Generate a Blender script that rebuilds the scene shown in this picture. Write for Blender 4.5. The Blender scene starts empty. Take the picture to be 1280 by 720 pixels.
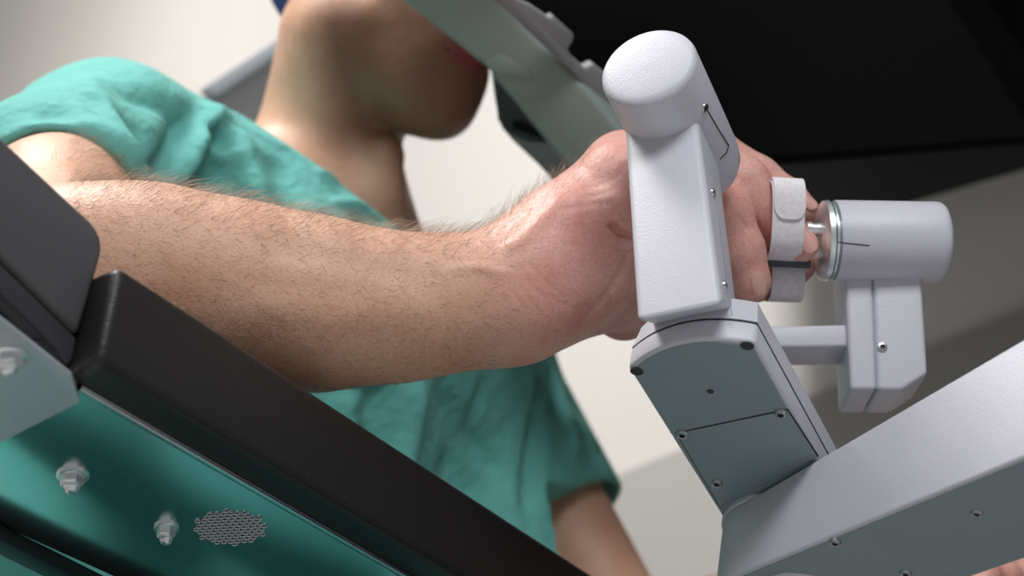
import bpy, bmesh, math, random
import numpy as np
from mathutils import Vector, Matrix

random.seed(7)
RNG = np.random.default_rng(7)
scene = bpy.context.scene
COL = scene.collection

# ------------------------------------------------------------------ camera
PITCH = math.radians(22.0)
FPX = 2389.0
CAM = np.array([0.0, 0.0, 0.40])
RIGHT = np.array([1.0, 0.0, 0.0])
UPV = np.array([0.0, -math.sin(PITCH), math.cos(PITCH)])
FWD = np.array([0.0, math.cos(PITCH), math.sin(PITCH)])

cd = bpy.data.cameras.new('camera')
cam = bpy.data.objects.new('camera', cd)
COL.objects.link(cam)
cam.location = CAM
cam.rotation_euler = (math.pi / 2 + PITCH, 0, 0)
cd.sensor_width = 36.0
cd.lens = 36.0 * FPX / 1280.0
cd.clip_start = 0.05
cd.dof.use_dof = True
cd.dof.focus_distance = 1.13
cd.dof.aperture_fstop = 6.0
scene.camera = cam

# ------------------------------------------------------------------ world and lights
world = bpy.data.worlds.new('room_air')
scene.world = world
world.use_nodes = True
bgn = world.node_tree.nodes['Background']
bgn.inputs[0].default_value = (1.0, 0.985, 0.97, 1)
bgn.inputs[1].default_value = 0.22

def area(name, loc, target, size, energy, col=(1, 1, 1), sy=None):
    l = bpy.data.lights.new(name, 'AREA')
    l.energy = energy
    l.size = size
    l.color = col
    if sy:
        l.shape = 'RECTANGLE'
        l.size_y = sy
    o = bpy.data.objects.new(name, l)
    COL.objects.link(o)
    o.location = loc
    d = Vector(target) - Vector(loc)
    o.rotation_euler = d.to_track_quat('-Z', 'Y').to_euler()
    return o

area('ceiling_lamp_over_person', (-0.75, 1.15, 2.7), (-0.2, 1.3, 0.9), 0.9, 31, (1.0, 0.97, 0.93), 0.6)
area('ceiling_lamp_behind_camera', (0.30, -0.95, 2.55), (0.1, 1.1, 0.9), 1.1, 41, (0.95, 0.97, 1.0), 0.7)
area('added_wall_fill_light', (-1.05, 1.3, 3.05), (-0.4, 3.2, 1.6), 0.6, 40, (1.0, 0.98, 0.96), 0.6)  # fill light added to brighten the back wall
left_wall_fill = area('added_left_wall_fill_light', (-1.6, 2.6, 3.2), (-1.5, 5.0, 2.4), 0.6, 14, (1.0, 0.95, 0.89), 0.6)  # fill light added to lift the left end of the wall
left_wall_fill.data.spread = math.radians(105)

scene.view_settings.view_transform = 'Standard'
scene.view_settings.look = 'None'
scene.view_settings.exposure = 0.0
scene.view_settings.gamma = 1.0
scene.view_settings.use_curve_mapping = False

# ------------------------------------------------------------------ helpers
def P(x, y, z):
    """point seen at pixel x, y at depth z, in metres in the room"""
    return CAM + RIGHT * ((x - 640) / FPX * z) + UPV * (-(y - 360) / FPX * z) + FWD * z

def D(dx, dy, dz):
    """direction: right, down, away -> room"""
    v = RIGHT * dx - UPV * dy + FWD * dz
    return v / np.linalg.norm(v)

def nrm(v):
    v = np.asarray(v, float)
    return v / np.linalg.norm(v)

def srgb(r, g, b):
    f = lambda c: (c / 255 / 12.92) if c / 255 <= 0.04045 else ((c / 255 + 0.055) / 1.055) ** 2.4
    return (f(r), f(g), f(b), 1.0)

WLOC = {}

def obj(name, verts, faces, mat, parent=None, smooth=35, recentre=True):
    verts = np.asarray(verts, float)
    c = verts.mean(axis=0) if recentre else np.zeros(3)
    me = bpy.data.meshes.new(name)
    me.from_pydata((verts - c).tolist(), [], [list(map(int, f)) for f in faces])
    me.validate()
    me.update()
    return link(name, me, mat, c, parent, smooth)

def link(name, me, mat, c, parent=None, smooth=35):
    if mat is not None and not me.materials:
        me.materials.append(mat)
    if smooth:
        me.shade_smooth()
        if smooth < 180:
            me.set_sharp_from_angle(angle=math.radians(smooth))
    o = bpy.data.objects.new(name, me)
    COL.objects.link(o)
    c = np.asarray(c, float)
    WLOC[o] = c
    if parent is not None:
        o.parent = parent
        o.location = c - WLOC[parent]
    else:
        o.location = c
    return o

def empty(name, loc):
    o = bpy.data.objects.new(name, None)
    o.empty_display_size = 0.05
    COL.objects.link(o)
    o.location = loc
    WLOC[o] = np.asarray(loc, float)
    return o

def tag(o, label=None, cat=None, group=None, kind=None):
    if label: o['label'] = label
    if cat: o['category'] = cat
    if group: o['group'] = group
    if kind: o['kind'] = kind
    return o

def bm_obj(name, bm, mat, parent=None, smooth=35):
    bmesh.ops.recalc_face_normals(bm, faces=bm.faces[:])
    vs = np.array([v.co[:] for v in bm.verts])
    c = vs.mean(axis=0)
    for v in bm.verts:
        v.co -= Vector(c)
    me = bpy.data.meshes.new(name)
    bm.to_mesh(me)
    bm.free()
    return link(name, me, mat, c, parent, smooth)

def bevel(bm, w, seg=3, ang=25, keep=None):
    bm.normal_update()
    es = []
    for e in bm.edges:
        if len(e.link_faces) == 2 and e.calc_face_angle(0) > math.radians(ang):
            if keep is None or keep(e):
                es.append(e)
    if es and w > 0:
        bmesh.ops.bevel(bm, geom=es, offset=w, segments=seg, profile=0.5, affect='EDGES', clamp_overlap=True)
    return bm

def prism(loop, ext, bw=0.0, seg=3, loop2=None, ang=25):
    """closed solid: polygon `loop` (world points) extruded by ext, or lofted to loop2"""
    bm = bmesh.new()
    a = [bm.verts.new(p) for p in loop]
    if loop2 is None:
        loop2 = [np.asarray(p) + np.asarray(ext) for p in loop]
    b = [bm.verts.new(p) for p in loop2]
    n = len(a)
    bm.faces.new(a)
    bm.faces.new(b[::-1])
    for i in range(n):
        bm.faces.new([a[(i + 1) % n], a[i], b[i], b[(i + 1) % n]])
    bmesh.ops.recalc_face_normals(bm, faces=bm.faces[:])
    return bevel(bm, bw, seg, ang)

def box_axes(c, u, v, w, hu, hv, hw, bw=0.0, seg=3):
    c, u, v, w = map(np.asarray, (c, u, v, w))
    loop = [c - u * hu - v * hv - w * hw, c + u * hu - v * hv - w * hw,
            c + u * hu + v * hv - w * hw, c - u * hu + v * hv - w * hw]
    return prism(loop, w * 2 * hw, bw, seg)

def lathe(c, axis, prof, seg=48, ref=None, caps=True):
    """prof: list of (distance along axis, radius)"""
    axis = nrm(axis)
    ref = np.array([0.0, 0, 1]) if ref is None else np.asarray(ref, float)
    if abs(ref @ axis) > 0.95:
        ref = np.array([1.0, 0, 0])
    e1 = nrm(ref - axis * (ref @ axis))
    e2 = np.cross(axis, e1)
    vs, fs = [], []
    for (t, r) in prof:
        for k in range(seg):
            a = 2 * math.pi * k / seg
            vs.append(np.asarray(c) + axis * t + (e1 * math.cos(a) + e2 * math.sin(a)) * max(r, 1e-6))
    for i in range(len(prof) - 1):
        for k in range(seg):
            k2 = (k + 1) % seg
            fs.append((i * seg + k, i * seg + k2, (i + 1) * seg + k2, (i + 1) * seg + k))
    if caps:
        fs.append(tuple(range(seg))[::-1])
        fs.append(tuple((len(prof) - 1) * seg + k for k in range(seg)))
    return vs, fs

def frame(u, v):
    """orthonormal axes from two direction hints; v kept, u adjusted, w = u x v"""
    v = nrm(v)
    u = np.asarray(u, float)
    u = nrm(u - v * (u @ v))
    return u, v, np.cross(u, v)

# ------------------------------------------------------------------ materials
def newmat(name):
    m = bpy.data.materials.new(name)
    m.use_nodes = True
    nt = m.node_tree
    return m, nt, nt.nodes['Principled BSDF']

def noise_node(nt, scale, detail=3.0, coord='Object', rough=0.5):
    tc = nt.nodes.new('ShaderNodeTexCoord')
    n = nt.nodes.new('ShaderNodeTexNoise')
    n.inputs['Scale'].default_value = scale
    n.inputs['Detail'].default_value = detail
    n.inputs['Roughness'].default_value = rough
    nt.links.new(tc.outputs[coord], n.inputs['Vector'])
    return n

def mix_colors(nt, fac, a, b, lo=0.3, hi=0.7):
    r = nt.nodes.new('ShaderNodeValToRGB')
    r.color_ramp.elements[0].position = lo
    r.color_ramp.elements[1].position = hi
    r.color_ramp.elements[0].color = a
    r.color_ramp.elements[1].color = b
    nt.links.new(fac, r.inputs['Fac'])
    return r

def add_bump(nt, bsdf, height, strength, dist, prev=None):
    b = nt.nodes.new('ShaderNodeBump')
    b.inputs['Strength'].default_value = strength
    b.inputs['Distance'].default_value = dist
    nt.links.new(height, b.inputs['Height'])
    if prev is not None:
        nt.links.new(prev.outputs[0], b.inputs['Normal'])
    nt.links.new(b.outputs[0], bsdf.inputs['Normal'])
    return b

def surf(name, a, b=None, rough=0.5, metal=0.0, nscale=6, bump=None, spec=0.5, coat=0.0):
    m, nt, p = newmat(name)
    b = b or a
    n = noise_node(nt, nscale, 4)
    r = mix_colors(nt, n.outputs['Fac'], a, b)
    nt.links.new(r.outputs['Color'], p.inputs['Base Color'])
    p.inputs['Roughness'].default_value = rough
    p.inputs['Metallic'].default_value = metal
    p.inputs['Specular IOR Level'].default_value = spec
    p.inputs['Coat Weight'].default_value = coat
    if bump:
        bn = noise_node(nt, bump[0], 2)
        add_bump(nt, p, bn.outputs['Fac'], bump[1], bump[2])
    return m

M = {}
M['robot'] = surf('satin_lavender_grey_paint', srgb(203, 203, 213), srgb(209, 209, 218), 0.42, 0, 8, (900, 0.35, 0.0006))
M['robot_shade_seam'] = surf('blue_grey_shade_seam_paint', srgb(134, 148, 156), srgb(140, 154, 161), 0.45, 0, 8, (900, 0.25, 0.0005))  # robot paint with underside shade put into the colour; also fills seams
M['seam'] = surf('dark_gap', srgb(28, 28, 32), None, 0.8)
M['chrome'] = surf('polished_steel', (0.88, 0.89, 0.90, 1), (0.82, 0.84, 0.86, 1), 0.30, 0.8, 40)
M['steel'] = surf('satin_steel_screw', (0.62, 0.63, 0.64, 1), (0.52, 0.53, 0.55, 1), 0.28, 1.0, 60)
M['socket'] = surf('screw_socket_dark', srgb(52, 54, 58), None, 0.6)
M['teal_ring'] = surf('teal_anodised_ring', srgb(96, 158, 150), srgb(80, 142, 136), 0.25, 0.7, 30)
M['plate'] = surf('satin_stainless_plate', (0.74, 0.77, 0.78, 1), (0.68, 0.72, 0.74, 1), 0.19, 1.0, 5)
M['bracket'] = surf('zinc_bracket_plate', (0.56, 0.61, 0.65, 1), (0.49, 0.54, 0.59, 1), 0.42, 0.35, 7)
M['pad'] = surf('black_leatherette', srgb(31, 28, 27), srgb(26, 23, 22), 0.45, 0, 10, (700, 0.55, 0.0008))
M['pod'] = surf('charcoal_moulded_plastic', srgb(84, 83, 86), srgb(79, 78, 81), 0.5, 0, 6, (1100, 0.25, 0.0005))
M['pod_dark'] = surf('charcoal_lip_plastic', srgb(56, 56, 60), srgb(50, 50, 54), 0.5, 0, 6, (1100, 0.25, 0.0005))
M['void'] = surf('black_recess', srgb(14, 14, 15), None, 0.8, spec=0.2)
M['trim'] = surf('black_edge_trim', srgb(24, 25, 26), None, 0.5)
M['hood'] = surf('sage_grey_console_plastic', srgb(146, 157, 152), srgb(138, 149, 144), 0.5, 0, 5)
M['hood_side'] = surf('grey_console_side', srgb(146, 146, 148), srgb(138, 138, 141), 0.85, 0, 5, spec=0.1)
M['black'] = surf('matte_black_panel', srgb(13, 13, 13), srgb(11, 11, 11), 0.75, 0, 3, spec=0.15)
M['blackframe'] = surf('black_frame', srgb(6, 6, 6), None, 0.8, spec=0.1)
M['blackunder'] = surf('dark_grey_underside', srgb(44, 44, 45), srgb(40, 40, 41), 0.7, 0, 3, spec=0.2)
M['wall'] = surf('cream_wall_paint', srgb(233, 229, 224), srgb(229, 225, 219), 0.85, 0, 1.2, (220, 0.08, 0.001), spec=0.2)
M['wain'] = surf('grey_wall_protection', srgb(186, 183, 180), srgb(180, 177, 174), 0.7, 0, 2, spec=0.3)
M['floor'] = surf('pale_vinyl_floor', srgb(186, 185, 183), srgb(178, 178, 177), 0.5, 0, 3)
M['cart_top'] = surf('pale_grey_ledge', srgb(196, 196, 202), None, 0.5)
M['cart'] = surf('mid_grey_cabinet', srgb(120, 118, 118), srgb(114, 112, 112), 0.6)
M['cap'] = surf('blue_surgical_cap', srgb(74, 92, 158), srgb(64, 82, 146), 0.85, 0, 60, (500, 0.3, 0.001))
M['nail'] = surf('fingernail', srgb(224, 178, 166), srgb(216, 166, 154), 0.3, 0, 90)

def skin_mat():
    m, nt, p = newmat('skin')
    L = nt.links
    geo = nt.nodes.new('ShaderNodeNewGeometry')
    tc = nt.nodes.new('ShaderNodeTexCoord')
    base = mix_colors(nt, noise_node(nt, 22, 5).outputs['Fac'], srgb(214, 164, 136), srgb(228, 184, 158), 0.3, 0.7)
    pink = mix_colors(nt, noise_node(nt, 30, 4).outputs['Fac'], srgb(212, 148, 136), srgb(232, 182, 170), 0.32, 0.68)
    at = nt.nodes.new('ShaderNodeAttribute')
    at.attribute_name = 'pinkness'
    mx = nt.nodes.new('ShaderNodeMix')
    mx.data_type = 'RGBA'
    L.new(at.outputs['Fac'], mx.inputs['Factor'])
    L.new(base.outputs['Color'], mx.inputs['A'])
    L.new(pink.outputs['Color'], mx.inputs['B'])
    # freckle-fine mottling and beard attribute, with face shade put into its colour
    fine = mix_colors(nt, noise_node(nt, 420, 3).outputs['Fac'], (0.80, 0.70, 0.66, 1), (1, 1, 1, 1), 0.30, 0.55)
    mul = nt.nodes.new('ShaderNodeMix')
    mul.data_type = 'RGBA'
    mul.blend_type = 'MULTIPLY'
    mul.inputs['Factor'].default_value = 0.55
    L.new(mx.outputs['Result'], mul.inputs['A'])
    L.new(fine.outputs['Color'], mul.inputs['B'])
    bt = nt.nodes.new('ShaderNodeAttribute')
    bt.attribute_name = 'stubble_shade'
    mb = nt.nodes.new('ShaderNodeMix')
    mb.data_type = 'RGBA'
    mb.inputs['B'].default_value = srgb(106, 66, 46)
    L.new(bt.outputs['Fac'], mb.inputs['Factor'])
    L.new(mul.outputs['Result'], mb.inputs['A'])
    lt = nt.nodes.new('ShaderNodeAttribute')
    lt.attribute_name = 'lipred'
    ml = nt.nodes.new('ShaderNodeMix')
    ml.data_type = 'RGBA'
    ml.inputs['B'].default_value = srgb(160, 84, 84)
    L.new(lt.outputs['Fac'], ml.inputs['Factor'])
    L.new(mb.outputs['Result'], ml.inputs['A'])
    L.new(ml.outputs['Result'], p.inputs['Base Color'])
    p.inputs['Roughness'].default_value = 0.48
    p.inputs['Specular IOR Level'].default_value = 0.4
    p.inputs['Subsurface Weight'].default_value = 0.18
    p.inputs['Subsurface Radius'].default_value = (1.0, 0.35, 0.2)
    p.inputs['Subsurface Scale'].default_value = 0.006
    v = nt.nodes.new('ShaderNodeTexVoronoi')
    v.inputs['Scale'].default_value = 620
    L.new(tc.outputs['Object'], v.inputs['Vector'])
    b1 = add_bump(nt, p, v.outputs['Distance'], 0.30, 0.0006)
    n2 = noise_node(nt, 130, 3)
    add_bump(nt, p, n2.outputs['Fac'], 0.35, 0.0016, b1)
    return m

def cloth_mat(name, a, b):
    m, nt, p = newmat(name)
    r = mix_colors(nt, noise_node(nt, 14, 4).outputs['Fac'], a, b)
    nt.links.new(r.outputs['Color'], p.inputs['Base Color'])
    p.inputs['Roughness'].default_value = 0.8
    p.inputs['Specular IOR Level'].default_value = 0.2
    p.inputs['Sheen Weight'].default_value = 0.04
    p.inputs['Sheen Roughness'].default_value = 0.5
    w = noise_node(nt, 26, 3, rough=0.55)
    b1 = add_bump(nt, p, w.outputs['Fac'], 0.55, 0.014)
    w2 = noise_node(nt, 900, 1)
    add_bump(nt, p, w2.outputs['Fac'], 0.2, 0.0008, b1)
    return m

M['skin'] = skin_mat()
M['scrub'] = cloth_mat('teal_scrub_cotton', srgb(100, 174, 166), srgb(108, 181, 173))
M['trouser'] = cloth_mat('teal_scrub_trouser_cotton', srgb(82, 164, 156), srgb(90, 172, 164))

def strap_mat():
    m, nt, p = newmat('white_hook_and_loop_fabric')
    r = mix_colors(nt, noise_node(nt, 300, 2).outputs['Fac'], srgb(226, 222, 228), srgb(242, 238, 242))
    nt.links.new(r.outputs['Color'], p.inputs['Base Color'])
    p.inputs['Roughness'].default_value = 0.9
    b = noise_node(nt, 1500, 1)
    add_bump(nt, p, b.outputs['Fac'], 0.5, 0.0008)
    return m
M['strap'] = strap_mat()
M['paddle'] = surf('dark_grey_finger_paddle', srgb(70, 74, 76), None, 0.5)

def hair_mat(name, c):
    m, nt, p = newmat(name)
    r = mix_colors(nt, noise_node(nt, 80, 2).outputs['Fac'], c, tuple(min(1, x * 2.0) for x in c[:3]) + (1,), 0.35, 0.65)
    nt.links.new(r.outputs['Color'], p.inputs['Base Color'])
    p.inputs['Roughness'].default_value = 0.4
    return m
M['hair'] = hair_mat('brown_arm_hair', srgb(126, 98, 74))
M['headhair'] = hair_mat('short_dark_hair', srgb(52, 40, 32))

# ------------------------------------------------------------------ the room
def quad(name, pts, mat, parent=None):
    return obj(name, pts, [tuple(range(len(pts)))], mat, parent, 0)

WD = np.array([-math.sin(math.radians(33)), math.cos(math.radians(33)), 0.0])   # along the wall
WN = np.array([-math.cos(math.radians(33)), -math.sin(math.radians(33)), 0.0])  # wall normal, into the room
W0 = np.array([0.0, 3.0, 0.0])                                                   # a point of the wall

def on_wall(px, py, off=0.0):
    d = P(px, py, 1.0) - CAM
    t = ((W0 + WN * off - CAM) @ WN) / (d @ WN)
    return CAM + d * t

def wall_slab(name, a, b, z0, z1, th, mat, bw=0.0):
    p, q = W0 + WD * a, W0 + WD * b
    loop = [np.array([p[0], p[1], z0]), np.array([q[0], q[1], z0]), np.array([q[0], q[1], z1]), np.array([p[0], p[1], z1])]
    return bm_obj(name, prism(loop, -WN * th, bw), mat)

tag(wall_slab('wall_back', -2.6, 6.5, 0.0, 5.0, 0.1, M['wall']), kind='structure')
WZ = on_wall(1020, 498)[2]
p, q = W0 + WD * -2.6 + WN * 0.001, W0 + WD * 6.5 + WN * 0.001
tag(bm_obj('trim_1', prism([np.array([p[0], p[1], 0.0]), np.array([q[0], q[1], 0.0]), np.array([q[0], q[1], WZ]), np.array([p[0], p[1], WZ])], WN * 0.012, 0.002), M['wain']), kind='structure')
tag(bm_obj('floor', prism([np.array([-4.5, -1.5, 0]), np.array([3.0, -1.5, 0]), np.array([3.0, 9.0, 0]), np.array([-4.5, 9.0, 0])], np.array([0, 0, -0.1])), M['floor']), kind='structure')

# ------------------------------------------------------------------ signed distance field bodies
class Field:
    def __init__(self, lo, hi, h):
        self.lo = np.asarray(lo, float)
        self.h = h
        n = np.ceil((np.asarray(hi) - self.lo) / h).astype(int) + 1
        self.n = n
        self.ax = [(self.lo[i] + h * np.arange(n[i])).astype(np.float32) for i in range(3)]
        self.S = np.full(n, 0.5, np.float32)

    def sl(self, lo, hi):
        r = []
        for i in range(3):
            a = int(np.floor((lo[i] - self.lo[i]) / self.h))
            b = int(np.ceil((hi[i] - self.lo[i]) / self.h)) + 1
            r.append(slice(max(a, 0), min(max(b, 0), self.n[i])))
        return tuple(r)

    def grid(self, s):
        return (self.ax[0][s[0]][:, None, None], self.ax[1][s[1]][None, :, None], self.ax[2][s[2]][None, None, :])

    def combine(self, s, d, k, op):
        cur = self.S[s]
        if op == 's':
            d = -d
            if k > 0:
                h = np.clip(0.5 - 0.5 * (d - cur) / k * -1 * -1, 0, 1)
                h = np.maximum(k - np.abs(cur - d), 0) / k
                self.S[s] = np.maximum(cur, d) + h * h * k * 0.25
            else:
                self.S[s] = np.maximum(cur, d)
        else:
            if k > 0:
                h = np.maximum(k - np.abs(cur - d), 0) / k
                self.S[s] = np.minimum(cur, d) - h * h * k * 0.25
            else:
                self.S[s] = np.minimum(cur, d)

    def cone(self, a, b, ra, rb, k=0.01, n=None, sc=1.0, op='u', n2=None, sc2=1.0):
        """tapered capsule a-b; sc < 1 widens it along n"""
        a = np.asarray(a, np.float32); b = np.asarray(b, np.float32)
        m = max(ra, rb) / min(sc, sc2, 1.0) + k + 3 * self.h
        s = self.sl(np.minimum(a, b) - m, np.maximum(a, b) + m)
        if any(x.stop <= x.start for x in s):
            return
        X, Y, Z = self.grid(s)
        ba = b - a
        L2 = float(ba @ ba) + 1e-12
        px, py, pz = X - a[0], Y - a[1], Z - a[2]
        t = np.clip((px * ba[0] + py * ba[1] + pz * ba[2]) / L2, 0, 1)
        dx, dy, dz = px - t * ba[0], py - t * ba[1], pz - t * ba[2]
        q = dx * dx + dy * dy + dz * dz
        for nn, ss in ((n, sc), (n2, sc2)):
            if nn is not None:
                c = dx * nn[0] + dy * nn[1] + dz * nn[2]
                q = q + (ss * ss - 1) * c * c
        d = np.sqrt(np.maximum(q, 0)) - (ra + (rb - ra) * t)
        self.combine(s, d.astype(np.float32), k, op)

    def chain(self, pts, k=0.01, op='u', **kw):
        for (a, ra), (b, rb) in zip(pts[:-1], pts[1:]):
            self.cone(a, b, ra, rb, k, op=op, **kw)

    def halfspace(self, p, n, k=0.0, lo=None, hi=None):
        """remove what lies on the side n points to"""
        s = self.sl(lo, hi) if lo is not None else (slice(None),) * 3
        X, Y, Z = self.grid(s)
        d = (X - p[0]) * n[0] + (Y - p[1]) * n[1] + (Z - p[2]) * n[2]
        self.combine(s, (-d).astype(np.float32) * 1.0, k, 's')

    def mesh(self):
        S = self.S
        ins = S < 0
        nx, ny, nz = S.shape
        c = np.zeros((nx - 1, ny - 1, nz - 1), np.int8)
        for i in (0, 1):
            for j in (0, 1):
                for l in (0, 1):
                    c += ins[i:nx - 1 + i, j:ny - 1 + j, l:nz - 1 + l]
        act = (c > 0) & (c < 8)
        idx = np.full(act.shape, -1, np.int64)
        cells = np.argwhere(act)
        idx[act] = np.arange(len(cells))
        acc = np.zeros((len(cells), 3))
        cnt = np.zeros(len(cells))
        cr = [(0, 0, 0), (1, 0, 0), (0, 1, 0), (1, 1, 0), (0, 0, 1), (1, 0, 1), (0, 1, 1), (1, 1, 1)]
        I, J, K = cells.T
        for a in range(8):
            for ax in range(3):
                if cr[a][ax] == 0:
                    o = list(cr[a]); o[ax] = 1
                    s0 = S[I + cr[a][0], J + cr[a][1], K + cr[a][2]]
                    s1 = S[I + o[0], J + o[1], K + o[2]]
                    m = (s0 < 0) != (s1 < 0)
                    t = np.where(m, s0 / np.where(m, s0 - s1, 1), 0)
                    p = np.tile(np.array(cr[a], float), (len(cells), 1))
                    p[:, ax] = t
                    acc[m] += p[m]
                    cnt[m] += 1
        V = (cells + acc / cnt[:, None]) * self.h + self.lo
        F = []
        for ax in range(3):
            s0 = [slice(None)] * 3; s1 = [slice(None)] * 3
            s0[ax] = slice(0, -1); s1[ax] = slice(1, None)
            e = ins[tuple(s0)] != ins[tuple(s1)]
            b, cc = [(1, 2), (2, 0), (0, 1)][ax]
            q = np.argwhere(e)
            q = q[(q[:, b] > 0) & (q[:, cc] > 0) & (q[:, b] < S.shape[b] - 1) & (q[:, cc] < S.shape[cc] - 1)]
            flip = ~ins[q[:, 0], q[:, 1], q[:, 2]]
            quads = []
            for db, dc in ((0, 0), (-1, 0), (-1, -1), (0, -1)):
                w = q.copy(); w[:, b] += db; w[:, cc] += dc
                quads.append(idx[w[:, 0], w[:, 1], w[:, 2]])
            f = np.stack(quads, 1)
            f[flip] = f[flip][:, ::-1]
            F.append(f)
        F = np.concatenate(F)
        F = F[(F >= 0).all(1)]
        return V, F

def relax(V, F, it=2, lam=0.5):
    e = np.concatenate([F[:, [0, 1]], F[:, [1, 2]], F[:, [2, 3]], F[:, [3, 0]]])
    deg = np.bincount(e.ravel(), minlength=len(V)).astype(float)
    for _ in range(it):
        s = np.zeros_like(V)
        for ax in range(3):
            s[:, ax] = np.bincount(e[:, 0], V[e[:, 1], ax], len(V)) + np.bincount(e[:, 1], V[e[:, 0], ax], len(V))
        V = V * (1 - lam) + lam * s / np.maximum(deg, 1)[:, None]
    return V

def vnormals(V, F):
    n = np.cross(V[F[:, 2]] - V[F[:, 0]], V[F[:, 3]] - V[F[:, 1]])
    N = np.zeros_like(V)
    for c in range(4):
        for ax in range(3):
            N[:, ax] += np.bincount(F[:, c], n[:, ax], len(V))
    return N / np.maximum(np.linalg.norm(N, axis=1), 1e-12)[:, None]

def fast_mesh(name, V, F):
    me = bpy.data.meshes.new(name)
    me.vertices.add(len(V))
    me.vertices.foreach_set('co', V.astype(np.float32).ravel())
    me.loops.add(F.size)
    me.loops.foreach_set('vertex_index', F.astype(np.int32).ravel())
    me.polygons.add(len(F))
    me.polygons.foreach_set('loop_start', np.arange(0, F.size, F.shape[1], dtype=np.int32))
    me.update(calc_edges=True)
    me.validate()
    return me

def R(px, z):
    return px / FPX * z

# ---- skeleton landmarks, shared by skin and clothing
R_SH = P(130, 203, 1.495); R_EL = P(52, 338, 1.165)
L_SH = P(582, 440, 1.86); L_EL = P(790, 806, 1.71)
NECK0 = P(398, 238, 1.68); NECK1 = P(428, 50, 1.655)
FACE_H = nrm(np.array([0.76, -0.62, -0.16]))
HUP = np.array([0.10, -0.08, 1.0]); HUP = nrm(HUP - FACE_H * (HUP @ FACE_H))
HLEFT = np.cross(HUP, FACE_H)
CHIN = P(549, 147, 1.605)
HC = CHIN - (FACE_H * 0.088 + HUP * -0.112)
def H(f, l, u):
    return HC + FACE_H * f + HLEFT * l + HUP * u
CH = (R_SH + L_SH) / 2
TF = nrm(np.cross(L_SH - R_SH, [0, 0, 1.0]))
TF = TF if TF[1] < 0 else -TF           # chest faces this way
TS = nrm(np.array([(L_SH - R_SH)[0], (L_SH - R_SH)[1], 0]))
Z1 = np.array([0, 0, 1.0])
PEL = np.array([CH[0], CH[1], 0.60]) - TF * 0.10

# ---- right forearm and hand at fine resolution
def px(x, y, z, r):
    return (P(x, y, z), R(r, z))

def PH(x, y, z):
    return P(x, y, z + 0.024 * min(1.0, max(0.0, (x - 660) / 100)))
def pxh(x, y, z, r):
    return (PH(x, y, z), R(r, z))
fine = Field((-0.36, 0.98, 0.68), (0.24, 1.48, 1.10), 0.0014)
VD = FWD
# upper arm
fine.chain([px(128, 205, 1.47, 86), px(66, 272, 1.30, 90), (R_EL, R(94, 1.165))], 0.03)
# forearm: oval sections, a little deeper than tall near the elbow
fore = [px(52, 338, 1.165, 96), px(130, 344, 1.165, 108), px(200, 350, 1.168, 110), px(300, 366, 1.172, 107),
        px(400, 380, 1.178, 101), px(500, 384, 1.186, 85), px(570, 378, 1.192, 75), px(635, 369, 1.20, 68)]
fine.chain(fore, 0.02, n=FWD, sc=1.05)
# palm and back of the hand: little-finger edge towards the viewer
fine.cone(*[v for p_ in (pxh(640, 368, 1.20, 0), pxh(700, 300, 1.205, 0)) for v in (p_[0],)], R(65, 1.2), R(56, 1.2), 0.03, n=FWD, sc=0.85)
fine.cone(PH(690, 315, 1.205), PH(778, 222, 1.21), R(60, 1.2), R(52, 1.2), 0.025, n=FWD, sc=0.8)
fine.cone(PH(690, 300, 1.235), PH(780, 215, 1.25), R(54, 1.2), R(48, 1.2), 0.02)
fine.cone(PH(655, 375, 1.195), PH(745, 345, 1.19), R(58, 1.2), R(52, 1.2), 0.03)       # heel of the hand
fine.cone(PH(700, 385, 1.215), PH(800, 372, 1.235), R(42, 1.2), R(40, 1.2), 0.02)       # thenar mass behind
fine.cone(PH(740, 320, 1.20), PH(810, 300, 1.20), R(50, 1.2), R(48, 1.2), 0.02)
# little finger: knuckle, curls down; nail side right
fine.chain([pxh(775, 225, 1.195, 50), pxh(850, 232, 1.207, 40), pxh(905, 268, 1.185, 36)], 0.008)
fine.chain([pxh(905, 268, 1.185, 36), pxh(925, 312, 1.185, 31), pxh(940, 352, 1.185, 25)], 0.005)
# fold of skin under the little finger knuckle
fine.cone(PH(765, 262, 1.172), PH(800, 292, 1.172), R(26, 1.17), R(24, 1.17), 0.010)
# ring finger, strapped
fine.chain([pxh(780, 210, 1.225, 48), pxh(870, 200, 1.215, 42), pxh(925, 232, 1.208, 39)], 0.008)
fine.chain([pxh(925, 232, 1.208, 39), pxh(975, 285, 1.205, 28), pxh(1003, 307, 1.194, 21)], 0.004)
# index finger on top, reaching the knob
fine.chain([pxh(780, 208, 1.26, 46), pxh(880, 190, 1.255, 36), pxh(945, 226, 1.25, 32)], 0.008)
fine.chain([pxh(945, 226, 1.25, 32), pxh(983, 249, 1.243, 26), pxh(1005, 264, 1.238, 20)], 0.004)
# thumb below
fine.chain([pxh(780, 385, 1.25, 42), pxh(880, 362, 1.25, 34), pxh(945, 352, 1.238, 23), pxh(982, 346, 1.234, 20), pxh(1004, 334, 1.230, 16)], 0.008)
Va, Fa = fine.mesh()
Va = relax(Va, Fa, 2, 0.4)
del fine

def project(V):
    c = V - CAM
    d = c @ FWD
    return 640 + FPX * (c @ RIGHT) / d, 360 - FPX * (c @ UPV) / d, d

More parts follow.
